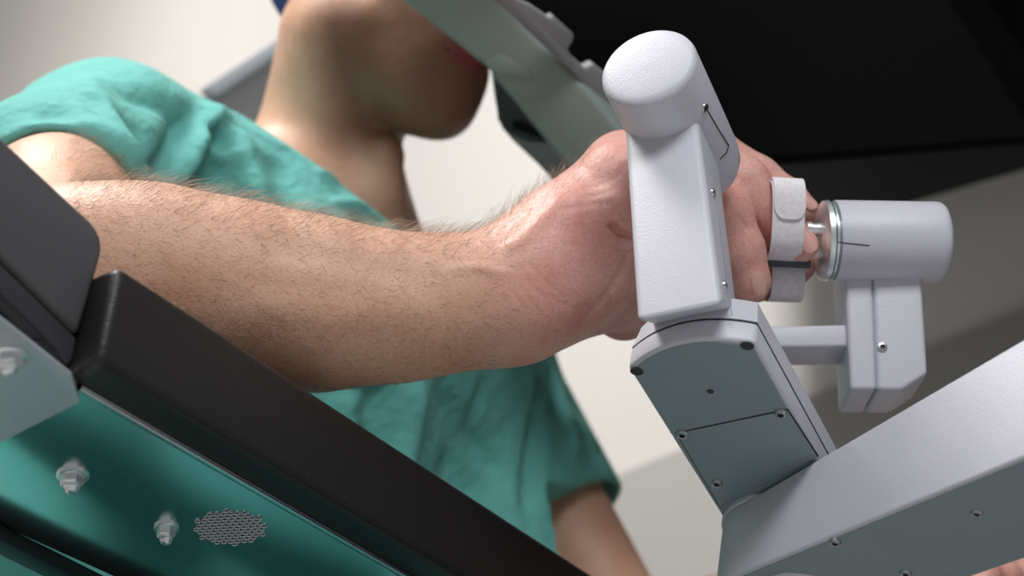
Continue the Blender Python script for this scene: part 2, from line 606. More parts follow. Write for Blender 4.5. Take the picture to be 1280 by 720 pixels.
def emboss(V, F, curves):
    """folds and creases: push the surface along its normals near curves lying on it.
    each curve: points in the picture (looked up on the surface), width, height"""
    N = vnormals(V, F)
    x, y, d = project(V)
    face = np.where((N @ FWD) < 0.25)[0]
    disp = np.zeros(len(V))
    for pts, wd, amp in curves:
        q = []
        for (ax, ay), (bx, by) in zip(pts[:-1], pts[1:]):
            for t in np.linspace(0, 1, 6):
                tx, ty = ax + (bx - ax) * t, ay + (by - ay) * t
                d2 = (x[face] - tx) ** 2 + (y[face] - ty) ** 2
                m = np.where(d2 < 30)[0]
                if len(m):
                    q.append(V[face[m[np.argmin(d[face[m]])]]])
        if len(q) < 2:
            continue
        q = np.array(q)
        for _ in range(3):
            q[1:-1] = 0.5 * q[1:-1] + 0.25 * (q[:-2] + q[2:])
        lo, hi = q.min(0) - 3 * wd, q.max(0) + 3 * wd
        idx = np.where(((V > lo) & (V < hi)).all(1))[0]
        P0 = V[idx]
        best = np.full(len(idx), 1e9)
        tt = np.zeros(len(idx))
        for i, (a, b) in enumerate(zip(q[:-1], q[1:])):
            ab = b - a
            L2 = ab @ ab
            if L2 < 1e-12:
                continue
            t = np.clip(((P0 - a) @ ab) / L2, 0, 1)
            dd = np.linalg.norm(P0 - a - t[:, None] * ab, axis=1)
            u = dd < best
            best[u] = dd[u]; tt[u] = (i + t[u]) / (len(q) - 1)
        taper = np.clip(np.minimum(tt, 1 - tt) / 0.18, 0.0, 1) ** 0.7
        disp[idx] += amp * np.exp(-(best / wd) ** 2) * (0.15 + 0.85 * taper)
    return V + N * disp[:, None]

Va = emboss(Va, Fa, [
    ([(766, 276), (776, 291), (792, 303)], 0.0024, -0.0060),
    ([(762, 246), (776, 260), (792, 280)], 0.0022, -0.0022),
    ([(772, 266), (782, 280), (792, 292)], 0.0050, 0.0022),
    ([(793, 318), (768, 362), (736, 404)], 0.0022, -0.0030),
    ([(652, 322), (664, 350), (690, 380)], 0.0014, -0.0005),
    ([(666, 324), (684, 350), (706, 366)], 0.0013, -0.0005),
    ([(640, 335), (646, 366), (662, 392)], 0.0013, -0.0005),
    ([(690, 368), (708, 384), (726, 390)], 0.0013, -0.0003),
    ([(730, 232), (752, 226), (772, 214)], 0.0014, -0.0004),
    ([(728, 242), (750, 238), (775, 232)], 0.0014, -0.0004),
    ([(700, 258), (735, 252), (765, 248)], 0.0014, -0.0006),
    ([(772, 218), (778, 206), (784, 200)], 0.0014, -0.0014),
    ([(920, 262), (942, 290)], 0.0012, -0.0008),
    ([(700, 240), (660, 290), (625, 312)], 0.0050, 0.0015),
    ([(560, 330), (600, 330), (640, 340)], 0.0040, 0.0012),
    ([(330, 300), (430, 320), (540, 345)], 0.0090, -0.0016),
    ([(300, 380), (420, 395), (560, 385)], 0.0110, 0.0016),
])


# ---- rest of the body, coarser: most of it is under the scrubs
body = Field((-0.62, 0.95, 0.0), (0.46, 2.2, 1.66), 0.0046)
B = body
# head
B.cone(H(-0.045, 0, 0.06), H(0.03, 0, 0.06), 0.078, 0.076, 0.02)
B.cone(H(0.045, 0, 0.03), H(0.062, 0, -0.055), 0.060, 0.045, 0.03)
for s in (-1, 1):
    B.cone(H(-0.006, s * 0.052, 0.0), H(0.002, s * 0.052, -0.052), 0.020, 0.020, 0.03)
    B.cone(H(0.002, s * 0.052, -0.052), H(0.078, s * 0.018, -0.098), 0.020, 0.019, 0.03)
    B.cone(H(0.05, s * 0.042, -0.03), H(0.085, s * 0.02, -0.06), 0.022, 0.020, 0.03)
    B.cone(H(0.075, s * 0.045, 0.045), H(0.09, s * 0.012, 0.05), 0.014, 0.014, 0.015)
    B.cone(H(0.075, s * 0.05, -0.002), H(0.08, s * 0.035, -0.01), 0.018, 0.018, 0.02)
    B.cone(H(0.075, s * 0.032, 0.022), H(0.076, s * 0.032, 0.022), 0.014, 0.014, 0.004)
    # ear
    B.cone(H(-0.014, s * 0.088, 0.022), H(-0.002, s * 0.080, -0.030), 0.022, 0.013, 0.004, n=HLEFT, sc=2.0)
    B.cone(H(0.000, s * 0.099, 0.012), H(0.004, s * 0.094, -0.010), 0.009, 0.009, 0.004, op='s')
B.cone(H(0.005, 0, -0.055), H(0.07, 0, -0.085), 0.050, 0.032, 0.03)
B.cone(H(0.088, 0, -0.098), H(0.088, 0, -0.102), 0.021, 0.021, 0.015)
B.cone(H(0.098, -0.018, -0.056), H(0.098, 0.018, -0.056), 0.0085, 0.0085, 0.008)
B.cone(H(0.096, -0.017, -0.071), H(0.096, 0.017, -0.071), 0.0095, 0.0095, 0.008)
B.cone(H(0.108, -0.024, -0.0635), H(0.108, 0.024, -0.0635), 0.0025, 0.0025, 0.004, op='s')
B.cone(H(0.098, 0, 0.03), H(0.122, 0, -0.016), 0.011, 0.014, 0.012)
for s in (-1, 1):
    B.cone(H(0.108, s * 0.013, -0.022), H(0.11, s * 0.013, -0.022), 0.009, 0.009, 0.006)
# neck with tendon and larynx
B.cone(NECK0, NECK1, 0.062, 0.055, 0.014)
B.cone(H(-0.035, 0, -0.03), NECK0 - Z1 * 0.02, 0.056, 0.064, 0.016)
B.cone(H(-0.025, -0.058, -0.03), NECK0 + TF * 0.055 + TS * 0.01 - Z1 * 0.05, 0.016, 0.014, 0.02)
B.cone(P(482, 195, 1.62), P(478, 235, 1.62), 0.016, 0.014, 0.02)
# shoulders, chest, belly, pelvis
B.cone(R_SH, NECK0 - Z1 * 0.05, 0.058, 0.06, 0.06)
B.cone(L_SH, NECK0 - Z1 * 0.05, 0.058, 0.06, 0.06)
B.cone(CH - Z1 * 0.10, PEL + Z1 * 0.10, 0.115, 0.12, 0.05, n=TS, sc=0.80)
B.cone(PEL - TS * 0.07, PEL + TS * 0.07, 0.12, 0.12, 0.05)
# right upper arm root (under the sleeve) and left arm to the hand
B.cone(R_SH, P(85, 250, 1.36), 0.054, 0.046, 0.02)
B.cone(L_SH, L_EL, 0.056, 0.044, 0.03)
L_WR = P(1120, 765, 1.50)
B.chain([(L_EL, 0.046), (L_EL * 0.6 + L_WR * 0.4, 0.046), (L_WR, 0.030)], 0.02)
B.cone(L_WR, P(1215, 722, 1.43), 0.033, 0.036, 0.02)
for k_, (fx, fy, fz) in enumerate(((1205, 690, 1.40), (1232, 694, 1.41), (1260, 698, 1.42), (1286, 708, 1.43))):
    B.chain([(P(fx - 8, fy + 26, fz + 0.03), 0.014), (P(fx, fy, fz), 0.0125), (P(fx + 30, fy + 30, fz - 0.02), 0.011)], 0.006)
B.chain([(P(1190, 735, 1.40), 0.015), (P(1235, 752, 1.36), 0.012)], 0.008)
# legs, seated; right thigh comes forward under the arm rest
R_HIP = PEL - TS * 0.10 - Z1 * 0.03; L_HIP = PEL + TS * 0.10 - Z1 * 0.03
R_KN = np.array([-0.26, 1.02, 0.535]); L_KN = np.array([-0.05, 1.16, 0.50])
R_AN = np.array([-0.22, 1.10, 0.10]); L_AN = np.array([0.0, 1.26, 0.10])
for hp, kn, an in ((R_HIP, R_KN, R_AN), (L_HIP, L_KN, L_AN)):
    B.chain([(hp, 0.085), (kn, 0.055), (an, 0.038)], 0.03)
    tdir = nrm(np.array([kn[0] - hp[0], kn[1] - hp[1], 0]))
    B.chain([(an - Z1 * 0.05, 0.038), (an + tdir * 0.14 - Z1 * 0.065, 0.028)], 0.02)
Vb, Fb = B.mesh()
Vb = relax(Vb, Fb, 2, 0.4)
del body, B

# one body mesh
V = np.concatenate([Va, Vb]); F = np.concatenate([Fa, Fb + len(Va)])
me = fast_mesh('person', V, F)
cx = (V - CAM)
dep = cx @ FWD
pxx = 640 + FPX * (cx @ RIGHT) / dep
pxy = 360 - FPX * (cx @ UPV) / dep
pink = np.zeros(len(V), np.float32)
na = len(Va)
pink[:na] = np.clip((pxx[:na] - 560) / 150, 0, 1)
pink[na:] = np.where(pxx[na:] > 1000, 0.9, 0.0)
for (kx, ky, kr) in ((765, 195, 40), (715, 262, 30), (925, 235, 30), (925, 290, 40)):
    pink[:na] = np.clip(pink[:na] + 0.25 * np.exp(-((pxx[:na] - kx) ** 2 + (pxy[:na] - ky) ** 2) / kr ** 2), 0, 1.0)
loc = V - HC
hf, hl, hu = loc @ FACE_H, loc @ HLEFT, loc @ HUP
stub_shade = np.zeros(len(V), np.float32)
stub_shade[na:] = (0.75 * np.clip((-0.015 - hu) / 0.03, 0, 1) * np.clip((hf - 0.0) / 0.03, 0, 1) * np.clip((hu + 0.16) / 0.03, 0, 1))[na:]
lip = np.zeros(len(V), np.float32)
lip[na:] = (np.exp(-((hu + 0.0635) / 0.0115) ** 4) * np.exp(-(hl / 0.024) ** 4) * np.clip((hf - 0.088) / 0.008, 0, 1))[na:]
for nm, arr in (('pinkness', pink), ('stubble_shade', stub_shade), ('lipred', lip)):
    a = me.attributes.new(nm, 'FLOAT', 'POINT')
    a.data.foreach_set('value', arr)
person = link('person', me, M['skin'], (0, 0, 0), None, 180)
tag(person, 'person in teal scrubs leaning into the console with one bare forearm on the arm rest', 'person')

# ---- scrub top
sc = Field((-0.62, 1.02, 0.55), (0.22, 2.2, 1.40), 0.0036)
SA0, SA1 = R_SH + np.array([-0.01, 0.0, 0.0]), P(96, 262, 1.30)
sc.cone(R_SH - Z1 * 0.004, NECK0 - Z1 * 0.055, 0.070, 0.070, 0.05)
sc.cone(L_SH - Z1 * 0.004, NECK0 - Z1 * 0.065, 0.074, 0.072, 0.05)
sc.cone(CH - Z1 * 0.10, PEL + Z1 * 0.02, 0.138, 0.150, 0.06, n=TS, sc=0.82)
sc.cone(CH - Z1 * 0.06 - TS * 0.10 + TF * 0.03, CH - Z1 * 0.06 + TS * 0.10 + TF * 0.03, 0.10, 0.10, 0.06)
sc.cone(R_SH + Z1 * 0.002, P(66, 270, 1.29), 0.069, 0.0600, 0.03)          # right sleeve
sc.cone(R_SH, P(38, 222, 1.37), 0.064, 0.054, 0.03)
sc.cone(P(150, 200, 1.52), P(325, 250, 1.64), 0.062, 0.052, 0.04)
sc.cone(L_SH, L_SH * 0.31 + L_EL * 0.69, 0.072, 0.066, 0.03)
sc.cone(P(560, 480, 1.75), P(600, 720, 1.70), 0.08, 0.09, 0.04)          # left sleeve
sc.cone(P(0, 790, 1.50), P(60, 560, 1.52), 0.075, 0.06, 0.05)
# drape: ridges and hollows
def ridge(pts, r, k=0.02, op='u'):
    q = [P(*a) for a in pts]
    for a, b in zip(q[:-1], q[1:]):
        sc.cone(a, b, r, r, k, op=op)
# right sleeve opening: cut square to the upper arm and hollow it
SA1 = P(66, 270, 1.29)
ad = nrm(SA1 - R_SH)
hem = P(70, 262, 1.318)
sc.halfspace(hem, ad, 0.004, hem - np.array([0.14, 0.25, 0.14]), hem + np.array([0.10, 0.11, 0.10]))
sc.cone(hem - ad * 0.05, hem + ad * 0.1, 0.050, 0.0565, 0.004, op='s')
# left sleeve opening
ad2 = nrm(L_EL - L_SH)
hem2 = L_SH * 0.40 + L_EL * 0.60
sc.halfspace(hem2, ad2, 0.004, hem2 - np.array([0.075, 0.1, 0.12]), hem2 + np.array([0.14, 0.12, 0.1]))
sc.cone(hem2 - ad2 * 0.03, hem2 + ad2 * 0.1, 0.058, 0.058, 0.004, op='s')
# neck opening
c0, c1 = P(306, 146, 1.66), P(506, 291, 1.60)
mid = (c0 + c1) / 2
nn = np.cross(c1 - c0, nrm(mid - CAM) - 0.05 * UPV)
nn = nrm(nn); nn = nn if nn @ UPV > 0 else -nn
sc.halfspace(mid, nn, 0.006, P(285, -60, 1.45) + np.array([0, -0.05, -0.5]), P(610, -60, 2.1) + np.array([0, 0.2, 0.4]))
Vs, Fs = sc.mesh()
Vs = relax(Vs, Fs, 2, 0.4)
Vs = emboss(Vs, Fs, [
    ([(281, 132), (262, 152), (243, 188), (224, 232)], 0.010, 0.014),
    ([(258, 134), (236, 160), (214, 205), (205, 240)], 0.012, -0.013),
    ([(258, 166), (272, 172), (288, 174)], 0.009, -0.014),
    ([(262, 186), (280, 192), (300, 190)], 0.006, 0.006),
    ([(300, 160), (312, 200), (332, 262)], 0.013, 0.010),
    ([(282, 200), (296, 240), (302, 275)], 0.013, -0.009),
    ([(345, 190), (365, 235), (372, 270)], 0.014, -0.009),
    ([(106, 88), (136, 145), (176, 240)], 0.014, 0.008),
    ([(112, 118), (130, 142), (152, 168)], 0.008, -0.008),
    ([(165, 140), (196, 185), (206, 232)], 0.014, -0.009),
    ([(40, 140), (70, 135), (95, 150)], 0.012, -0.006),
    ([(150, 112), (200, 128), (240, 150)], 0.012, -0.006),
    ([(376, 186), (395, 190), (412, 190)], 0.005, 0.005),
    ([(398, 214), (418, 220), (436, 218)], 0.005, 0.005),
    ([(418, 246), (440, 254), (462, 252)], 0.005, 0.005),
    ([(440, 268), (470, 276), (490, 272)], 0.005, -0.005),
    ([(318, 160), (368, 186), (418, 224), (458, 268), (498, 294)], 0.0045, 0.0035),
    ([(525, 470), (515, 540), (498, 610)], 0.014, 0.014),
    ([(560, 470), (575, 540), (560, 610)], 0.016, -0.008),
    ([(440, 486), (432, 520), (440, 548)], 0.014, 0.012),
    ([(470, 478), (468, 530), (462, 570)], 0.014, -0.010),
    ([(610, 470), (590, 540), (640, 600)], 0.010, -0.006),
    ([(678, 440), (678, 540), (664, 645)], 0.010, -0.014),
    ([(692, 455), (702, 500), (690, 520)], 0.008, -0.008),
    ([(708, 500), (722, 548), (716, 590)], 0.010, 0.006),
])
Vs = relax(Vs, Fs, 3, 0.5)
# fine drape: gentle long wrinkles
Ns = vnormals(Vs, Fs)
w = np.sin(Vs @ np.array([38.0, 21.0, 30.0]) + 2.0 * np.sin(Vs @ np.array([9.0, -17.0, 12.0]))) * 0.5 + \
    np.sin(Vs @ np.array([-26.0, 44.0, 20.0]) + 1.5 * np.sin(Vs @ np.array([20.0, 11.0, -15.0]))) * 0.5
Vs = Vs + Ns * (0.0022 * w)[:, None]
del sc
cs = Vs.mean(axis=0)
top = link('scrub_top', fast_mesh('scrub_top', Vs - cs, Fs), M['scrub'], cs, person, 180)
tag(top, 'short-sleeved teal cotton scrub top')

# ---- scrub trousers
tr = Field((-0.62, 0.95, 0.14), (0.50, 2.1, 0.80), 0.006)
tr.cone(PEL - TS * 0.07 + Z1 * 0.05, PEL + TS * 0.07 + Z1 * 0.05, 0.135, 0.135, 0.05)
for hp, kn, an in ((R_HIP, R_KN, R_AN), (L_HIP, L_KN, L_AN)):
    tr.chain([(hp, 0.108), (kn, 0.082), (an + Z1 * 0.12, 0.075)], 0.04)
tr.cone(PEL + TF * 0.15, (R_KN + L_KN) / 2 * 0.8 + PEL * 0.2 - Z1 * 0.02, 0.11, 0.075, 0.05)
tr.halfspace(np.array([0, 0, 0.20]), np.array([0, 0, -1.0]), 0.004)
Vt, Ft = tr.mesh()
Vt = relax(Vt, Ft, 2)
del tr
ct = Vt.mean(axis=0)
tag(link('scrub_trousers', fast_mesh('scrub_trousers', Vt - ct, Ft), M['trouser'], ct, person, 180), 'loose teal scrub trousers')

# ---- surgical cap over the back of the head, and short nape hair
cp = Field(HC - 0.17, HC + 0.20, 0.004)
cp.cone(H(-0.045, 0, 0.062), H(0.03, 0, 0.066), 0.086, 0.084, 0.02)
cp.halfspace(H(-0.05, 0, 0.005), nrm(-HUP + FACE_H * 0.62), 0.004)
Vc, Fc = cp.mesh()
cc_ = Vc.mean(axis=0)
tag(link('surgical_cap', fast_mesh('surgical_cap', Vc - cc_, Fc), M['cap'], cc_, person, 180), 'blue cloth surgical cap')

# ---- arm hair: thin tapered ribbons rooted in the skin of the forearm
Na = vnormals(Va, Fa)
pa_x, pa_y = pxx[:na], pxy[:na]
toward = -(Na @ FWD)
upn = Na @ UPV
cand = np.where((pa_x > 80) & (pa_x < 745) & (toward > -0.55) & (np.abs(pa_y - 360) < 200))[0]
wgt = np.interp(pa_x[cand], [80, 150, 560, 640, 745], [0.5, 1, 0.9, 0.45, 0.05])
wgt = wgt * (0.30 + 1.9 * np.clip(upn[cand], 0, 1) ** 3 + 0.35 * np.clip(-upn[cand], 0, 1))
wgt[(pa_x[cand] > 640) & (upn[cand] < 0.3)] *= 0.08
pick = RNG.choice(cand, 6400, replace=False, p=wgt / wgt.sum())
adir = nrm(P(600, 374, 1.19) - P(150, 345, 1.165))
hv, hf_ = [], []
for i in pick:
    p0 = Va[i]; n = Na[i]
    t = adir * 0.75 + UPV * RNG.normal(0.05, 0.5) + FWD * RNG.normal(0, 0.35)
    t = nrm(t - n * (t @ n))
    side = nrm(np.cross(n, t))
    Lh = RNG.uniform(0.006, 0.016) * (1.15 if upn[i] > 0.5 else 0.8)
    lift = RNG.uniform(0.4, 1.35) if upn[i] > 0.6 else RNG.uniform(0.12, 0.4)
    curl = RNG.normal(0, 0.6)
    wd = RNG.uniform(0.00006, 0.00011)
    base = len(hv)
    ns = 5
    for s in range(ns):
        u = s / (ns - 1)
        q = p0 + t * Lh * u * (1 - 0.15 * u) + n * Lh * lift * (u - 0.5 * u * u) + side * Lh * curl * u * u - n * 0.0004
        ww = wd * (1 - 0.75 * u)
        hv.append(q + side * ww); hv.append(q - side * ww); hv.append(q + n * ww * 1.5)
    for s in range(ns - 1):
        a = base + s * 3
        for e in range(3):
            e2 = (e + 1) % 3
            hf_.append((a + e, a + e2, a + 3 + e2, a + 3 + e))
hv = np.array(hv); ch_ = hv.mean(axis=0)
ho = link('arm_hair', fast_mesh('arm_hair', hv - ch_, np.array(hf_)), M['hair'], ch_, person, 180)
tag(ho, 'fine brown hair on the forearm', kind='stuff')

# ---- finger nails
def nail(c, nor, along, hw, hl, parent):
    nor = nrm(nor); along = nrm(along - nor * (np.asarray(along) @ nor)); sd = np.cross(nor, along)
    vs, fs = [], []
    nu, nv = 8, 8
    for j in range(nv + 1):
        v_ = -1 + 2 * j / nv
        for i in range(nu + 1):
            u_ = -1 + 2 * i / nu
            # rounded ends
            wfac = 1.0 if abs(v_) < 0.5 else math.sqrt(max(0.02, 1 - ((abs(v_) - 0.5) / 0.55) ** 2))
            x = u_ * hw * wfac
            vs.append(c + sd * x + along * v_ * hl - nor * (0.38 * hw * (x / hw) ** 2 + 0.08 * hl * v_ * v_))
    for j in range(nv):
        for i in range(nu):
            a = j * (nu + 1) + i
            fs.append((a, a + 1, a + nu + 2, a + nu + 1))
    m = len(vs)
    vs += [v - nor * 0.0012 for v in vs]
    fs += [tuple(x + m for x in f[::-1]) for f in fs]
    rim = [i for i in range(nu + 1)] + [j * (nu + 1) + nu for j in range(1, nv + 1)] + [nv * (nu + 1) + i for i in range(nu - 1, -1, -1)] + [j * (nu + 1) for j in range(nv - 1, 0, -1)]
    for a, b in zip(rim, rim[1:] + rim[:1]):
        fs.append((b, a, a + m, b + m))
    return obj('fingernail', vs, fs, M['nail'], parent, 60)

def surf_pt(px_, py_, lo=0.9, hi=1.4):
    """first arm/hand vertex near this line of sight"""
    d2 = (pa_x - px_) ** 2 + (pa_y - py_) ** 2
    near = np.where(d2 < 9.0)[0]
    i = near[np.argmin(dep[:na][near])]
    return Va[i], Na[i]

for (nx_, ny_, ax_, ay_, hw, hl) in ((1010, 300, 0.60, 0.80, 0.0056, 0.0075), (951, 356, 0.25, 0.97, 0.0052, 0.0075), (1011, 250, 0.8, 0.6, 0.0048, 0.0065)):
    try:
        c, n_ = surf_pt(nx_, ny_)
    except ValueError:
        continue
    nail(c + n_ * 0.0012, n_, D(ax_, ay_, 0.0), hw, hl, person)

# ------------------------------------------------------------------ robot hand controller
ARM0 = P(990, 660, 1.06)
arm = empty('hand_controller_arm', ARM0)
tag(arm, 'pale grey jointed hand controller arm held by the person in scrubs', 'robot arm')

screw_me = None
def screw(c, n, r, parent, kind='socket'):
    """pan head with hexagonal socket; shared mesh, oriented along n"""
    global screw_me
    if screw_me is None:
        vs, fs = lathe((0, 0, 0), (0, 0, 1), [(-0.3, 1.0), (0.12, 1.0), (0.32, 0.86), (0.40, 0.55), (0.40, 0.50), (0.05, 0.42), (0.02, 0.05)], 18, caps=True)
        me = bpy.data.meshes.new('screw')
        me.from_pydata([tuple(v) for v in vs], [], [list(f) for f in fs])
        me.materials.append(M['steel']); me.materials.append(M['socket'])
        for pl in me.polygons:
            rr = max((me.vertices[i].co.xy.length for i in pl.vertices))
            if rr < 0.52 and pl.center.z > 0 and pl.center.z < 0.35:
                pl.material_index = 1
        me.shade_smooth(); me.set_sharp_from_angle(angle=math.radians(40))
        screw_me = me
    o = bpy.data.objects.new('screw', screw_me)
    COL.objects.link(o)
    o.parent = parent
    q = Vector(n).to_track_quat('Z', 'Y')
    o.rotation_euler = q.to_euler()
    o.scale = (r, r, r)
    o.location = np.asarray(c) - WLOC[parent]
    WLOC[o] = np.asarray(c)
    return o

# --- upright post with the round head
w_ = D(0.37, 0.57, 0.73)
v_ = D(0.10, 0.77, -0.63); v_ = nrm(v_ - w_ * (v_ @ w_))
u_ = np.cross(v_, w_); u_ = u_ if u_ @ RIGHT > 0 else -u_
def on_plane(px_, py_, c, n):
    d = P(px_, py_, 1.0) - CAM
    return CAM + d * (((c - CAM) @ n) / (d @ n))
PF = P(835, 255, 1.088)                     # centre of the front face
front = [on_plane(x, y, PF, w_) for x, y in ((776, 100), (862, 80), (903, 380), (796, 402))]
back = [p_ + w_ * 0.047 for p_ in front]
back[2] = back[2] - v_ * 0.030; back[3] = back[3] - v_ * 0.030
post = bm_obj('upright_post', prism(front, None, 0.0042, 4, loop2=back), M['robot'], arm)
tag(post, 'tapered pale grey post')
# cover seam line down the side face
sideN = nrm(np.cross(front[2] - front[1], w_)); sideN = sideN if sideN @ RIGHT > 0 else -sideN
a0 = front[1] * 0.86 + front[2] * 0.14 + w_ * 0.023; a1 = front[1] * 0.04 + front[2] * 0.96 + w_ * 0.021
sd = nrm(a1 - a0)
bm_obj('seam', box_axes((a0 + a1) / 2, sd, np.cross(sd, sideN), sideN, np.linalg.norm(a1 - a0) / 2, 0.00025, 0.0002), M['robot_shade_seam'], post, 0)
for (sx, sy) in ((891, 241), (906, 357)):
    c = on_plane(sx, sy, front[1] + sideN * 0.0001, sideN)
    screw(c, sideN, 0.0030, post)
# head cylinder
HC0 = P(808, 79, 1.112)
rh = R(63, 1.112)
prof = [(0.0, 0.0), (0.0002, rh * 0.35), (0.0007, rh * 0.62), (0.0013, rh * 0.80), (0.0018, rh * 0.88), (0.0027, rh * 0.945), (0.0040, rh * 0.98), (0.0060, rh),
        (0.060, rh * 0.995), (0.090, rh * 0.985), (0.098, rh * 0.95), (0.104, rh * 0.85), (0.108, rh * 0.6), (0.1095, 0.0)]
vs, fs = lathe(HC0, w_, prof, 64, caps=False)
head = obj('head_barrel', vs, fs, M['robot'], arm, 60)
tag(head, 'pale grey cylinder with domed cap')
# hatch seam on the barrel: along, then around
def on_cyl(px_, py_, c, ax, r):
    d = nrm(P(px_, py_, 1.0) - CAM)
    oc = CAM - c
    dp, op = d - ax * (d @ ax), oc - ax * (oc @ ax)
    a, b, cc = dp @ dp, 2 * dp @ op, op @ op - r * r
    disc = b * b - 4 * a * cc
    t = (-b - math.sqrt(max(disc, 0))) / (2 * a)
    return CAM + d * t
def seam_line(name, pts, parent, rad=0.00035):
    vs, fs = [], []
    for i, p_ in enumerate(pts):
        t = nrm(pts[min(i + 1, len(pts) - 1)] - pts[max(i - 1, 0)])
        e1 = nrm(np.cross(t, FWD)); e2 = np.cross(t, e1)
        for k in range(6):
            a = k * math.pi / 3
            vs.append(p_ + (e1 * math.cos(a) + e2 * math.sin(a)) * rad)
    for i in range(len(pts) - 1):
        for k in range(6):
            k2 = (k + 1) % 6
            fs.append((i * 6 + k, i * 6 + k2, i * 6 + 6 + k2, i * 6 + 6 + k))
    return obj(name, vs, fs, M['seam'], parent, 60)
def pts_on_cyl(pix, c, ax, r):
    out = []
    for (x0, y0), (x1, y1) in zip(pix[:-1], pix[1:]):
        for t in np.linspace(0, 1, 8):
            out.append(on_cyl(x0 + (x1 - x0) * t, y0 + (y1 - y0) * t, c, ax, r))
    return out
c = on_cyl(881, 135, HC0, w_, rh)
cn = c - HC0; cn = nrm(cn - w_ * (cn @ w_))
screw(c, cn, 0.0030, head)
seam_line('seam', pts_on_cyl([(884, 137), (896, 158), (911, 182)], HC0, w_, rh * 1.0), head)
seam_line('seam', pts_on_cyl([(911, 182), (908, 191), (900, 199)], HC0, w_, rh * 0.995), head)

# --- link housing under the post
uB, vB, _ = frame(D(0.88, -0.17, -0.44), D(0.42, 0.63, 0.65))
nB = np.cross(uB, vB); nB = nB if nB @ FWD < 0 else -nB       # faces down, towards the viewer
E0 = P(866, 446, 1.066)
def face_uv(px_, py_, off=0.0):
    q = on_plane(px_, py_, E0 + nB * off, nB) - E0
    return q @ uB, q @ vB
def fromuv(u, v, h=0.0):
    return E0 + uB * u + vB * v + nB * h
tl = face_uv(785, 460); tr_ = face_uv(944, 429)
hwB = (tr_[0] - tl[0]) / 2; um = (tr_[0] + tl[0]) / 2
out = []
for k in range(13):                                   # arched end
    a = -1 + 2 * k / 12
    v0 = tl[1] * (1 - a) / 2 + tr_[1] * (1 + a) / 2
    out.append((um + hwB * a, v0 - 0.013 * (1 - a * a)))
LB = 0.158
out += [(um + hwB, LB), (um - hwB, LB)]
inset = lambda s: [(um + (u - um) * s, v) for u, v in out]
low = bm_obj('link_tray', prism([fromuv(u, v) for u, v in out], -nB * 0.0145, 0.0022, 3, ang=40), M['robot'], arm)
tag(low, 'lower shell of the wrist link')
bm_obj('seam', prism([fromuv(um + (u - um) * 0.985, v + 0.0008, -0.0140) for u, v in out], -nB * 0.0014), M['seam'], low, 0)
upp = bm_obj('link_cover', prism([fromuv(um + (u - um) * 0.995, v + 0.0003, -0.0153) for u, v in out], -nB * 0.016, 0.0, 3,
             loop2=[fromuv(um + (u - um) * 0.93, v * 1.0 + 0.0035, -0.0150 - 0.0175) for u, v in out]), M['robot'], arm)
tag(upp, 'upper shell of the wrist link')
# underside skin, its shade put into a blue grey colour
und = bm_obj('underside_plate', prism([fromuv(um + (u - um) * 0.955, v + 0.0024 if i < 13 else v, 0.0000) for i, (u, v) in enumerate(out)], nB * 0.0008, 0.0003, 1), M['robot_shade_seam'], arm)
tag(und, 'underside plate with shade in its blue grey colour')
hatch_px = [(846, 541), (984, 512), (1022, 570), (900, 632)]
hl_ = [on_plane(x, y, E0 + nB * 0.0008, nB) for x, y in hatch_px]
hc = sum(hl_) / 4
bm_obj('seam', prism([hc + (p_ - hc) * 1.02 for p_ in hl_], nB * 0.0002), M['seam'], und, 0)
hatch = bm_obj('access_hatch', prism(hl_, nB * 0.0009, 0.0004, 2), M['robot_shade_seam'], und)
WLOC[hatch] = WLOC[hatch]
def recess(cpx, r, parent, off=0.0008, n=None, base=None):
    n = nB if n is None else n
    c = on_plane(cpx[0], cpx[1], (E0 if base is None else base) + n * off, n)
    vs, fs = lathe(c, n, [(0.0002, r * 1.15), (0.0005, r), (0.0002, r * 0.92), (-0.0001, r * 0.7)], 20, caps=True)
    return obj('screw_hole', vs, fs, M['socket'], parent, 40)
for c in ((796, 464), (934, 432)):
    recess(c, 0.0034, und)
recess((888, 489), 0.0018, und)
for c in ((853, 543), (976, 517), (896, 604)):
    cc = on_plane(c[0], c[1], E0 + nB * 0.0018, nB)
    screw(cc, nB, 0.0036, und)

# --- lower beam with round hub
bd = D(0.575, -0.435, -0.70)
bd = nrm(bd - nB * (bd @ nB))
bs = np.cross(nB, bd); bs = bs if bs @ RIGHT < 0 else -bs        # side facing the viewer's left
rb = 0.036
HUB = on_plane(977, 664, E0 + nB * 0.004, nB)
def stadium(c, r0, r1, L, h):
    pts = []
    for k in range(25):
        a = math.pi / 2 + math.pi * k / 24
        pts.append(c + (bd * math.cos(a) + bs * math.sin(a)) * r0 + nB * h)
    pts += [c + bd * L - bs * r1 + nB * h, c + bd * L + bs * r1 + nB * h]
    return pts
t0_, t1_ = 0.0, 0.052
Lb = 0.34
top_l = stadium(HUB, rb, rb * 1.1, Lb, 0.0)
bot_l = stadium(HUB, rb, rb * 1.1, Lb, t1_)
bot_l[-2:] = [p_ + nB * 0.032 for p_ in bot_l[-2:]]
top_l[-2:] = [p_ - nB * 0.004 for p_ in top_l[-2:]]
beam = bm_obj('lower_beam', prism(top_l, None, 0.0022, 3, loop2=bot_l, ang=40), M['robot'], arm)
tag(beam, 'wide pale grey lower beam with rounded end')
# hub collar between link and beam
vs, fs = lathe(HUB - nB * 0.004, nB, [(0, rb * 1.03), (0.0032, rb * 1.03), (0.004, rb * 1.01)], 48)
obj('hub_collar', vs, fs, M['robot'], arm)
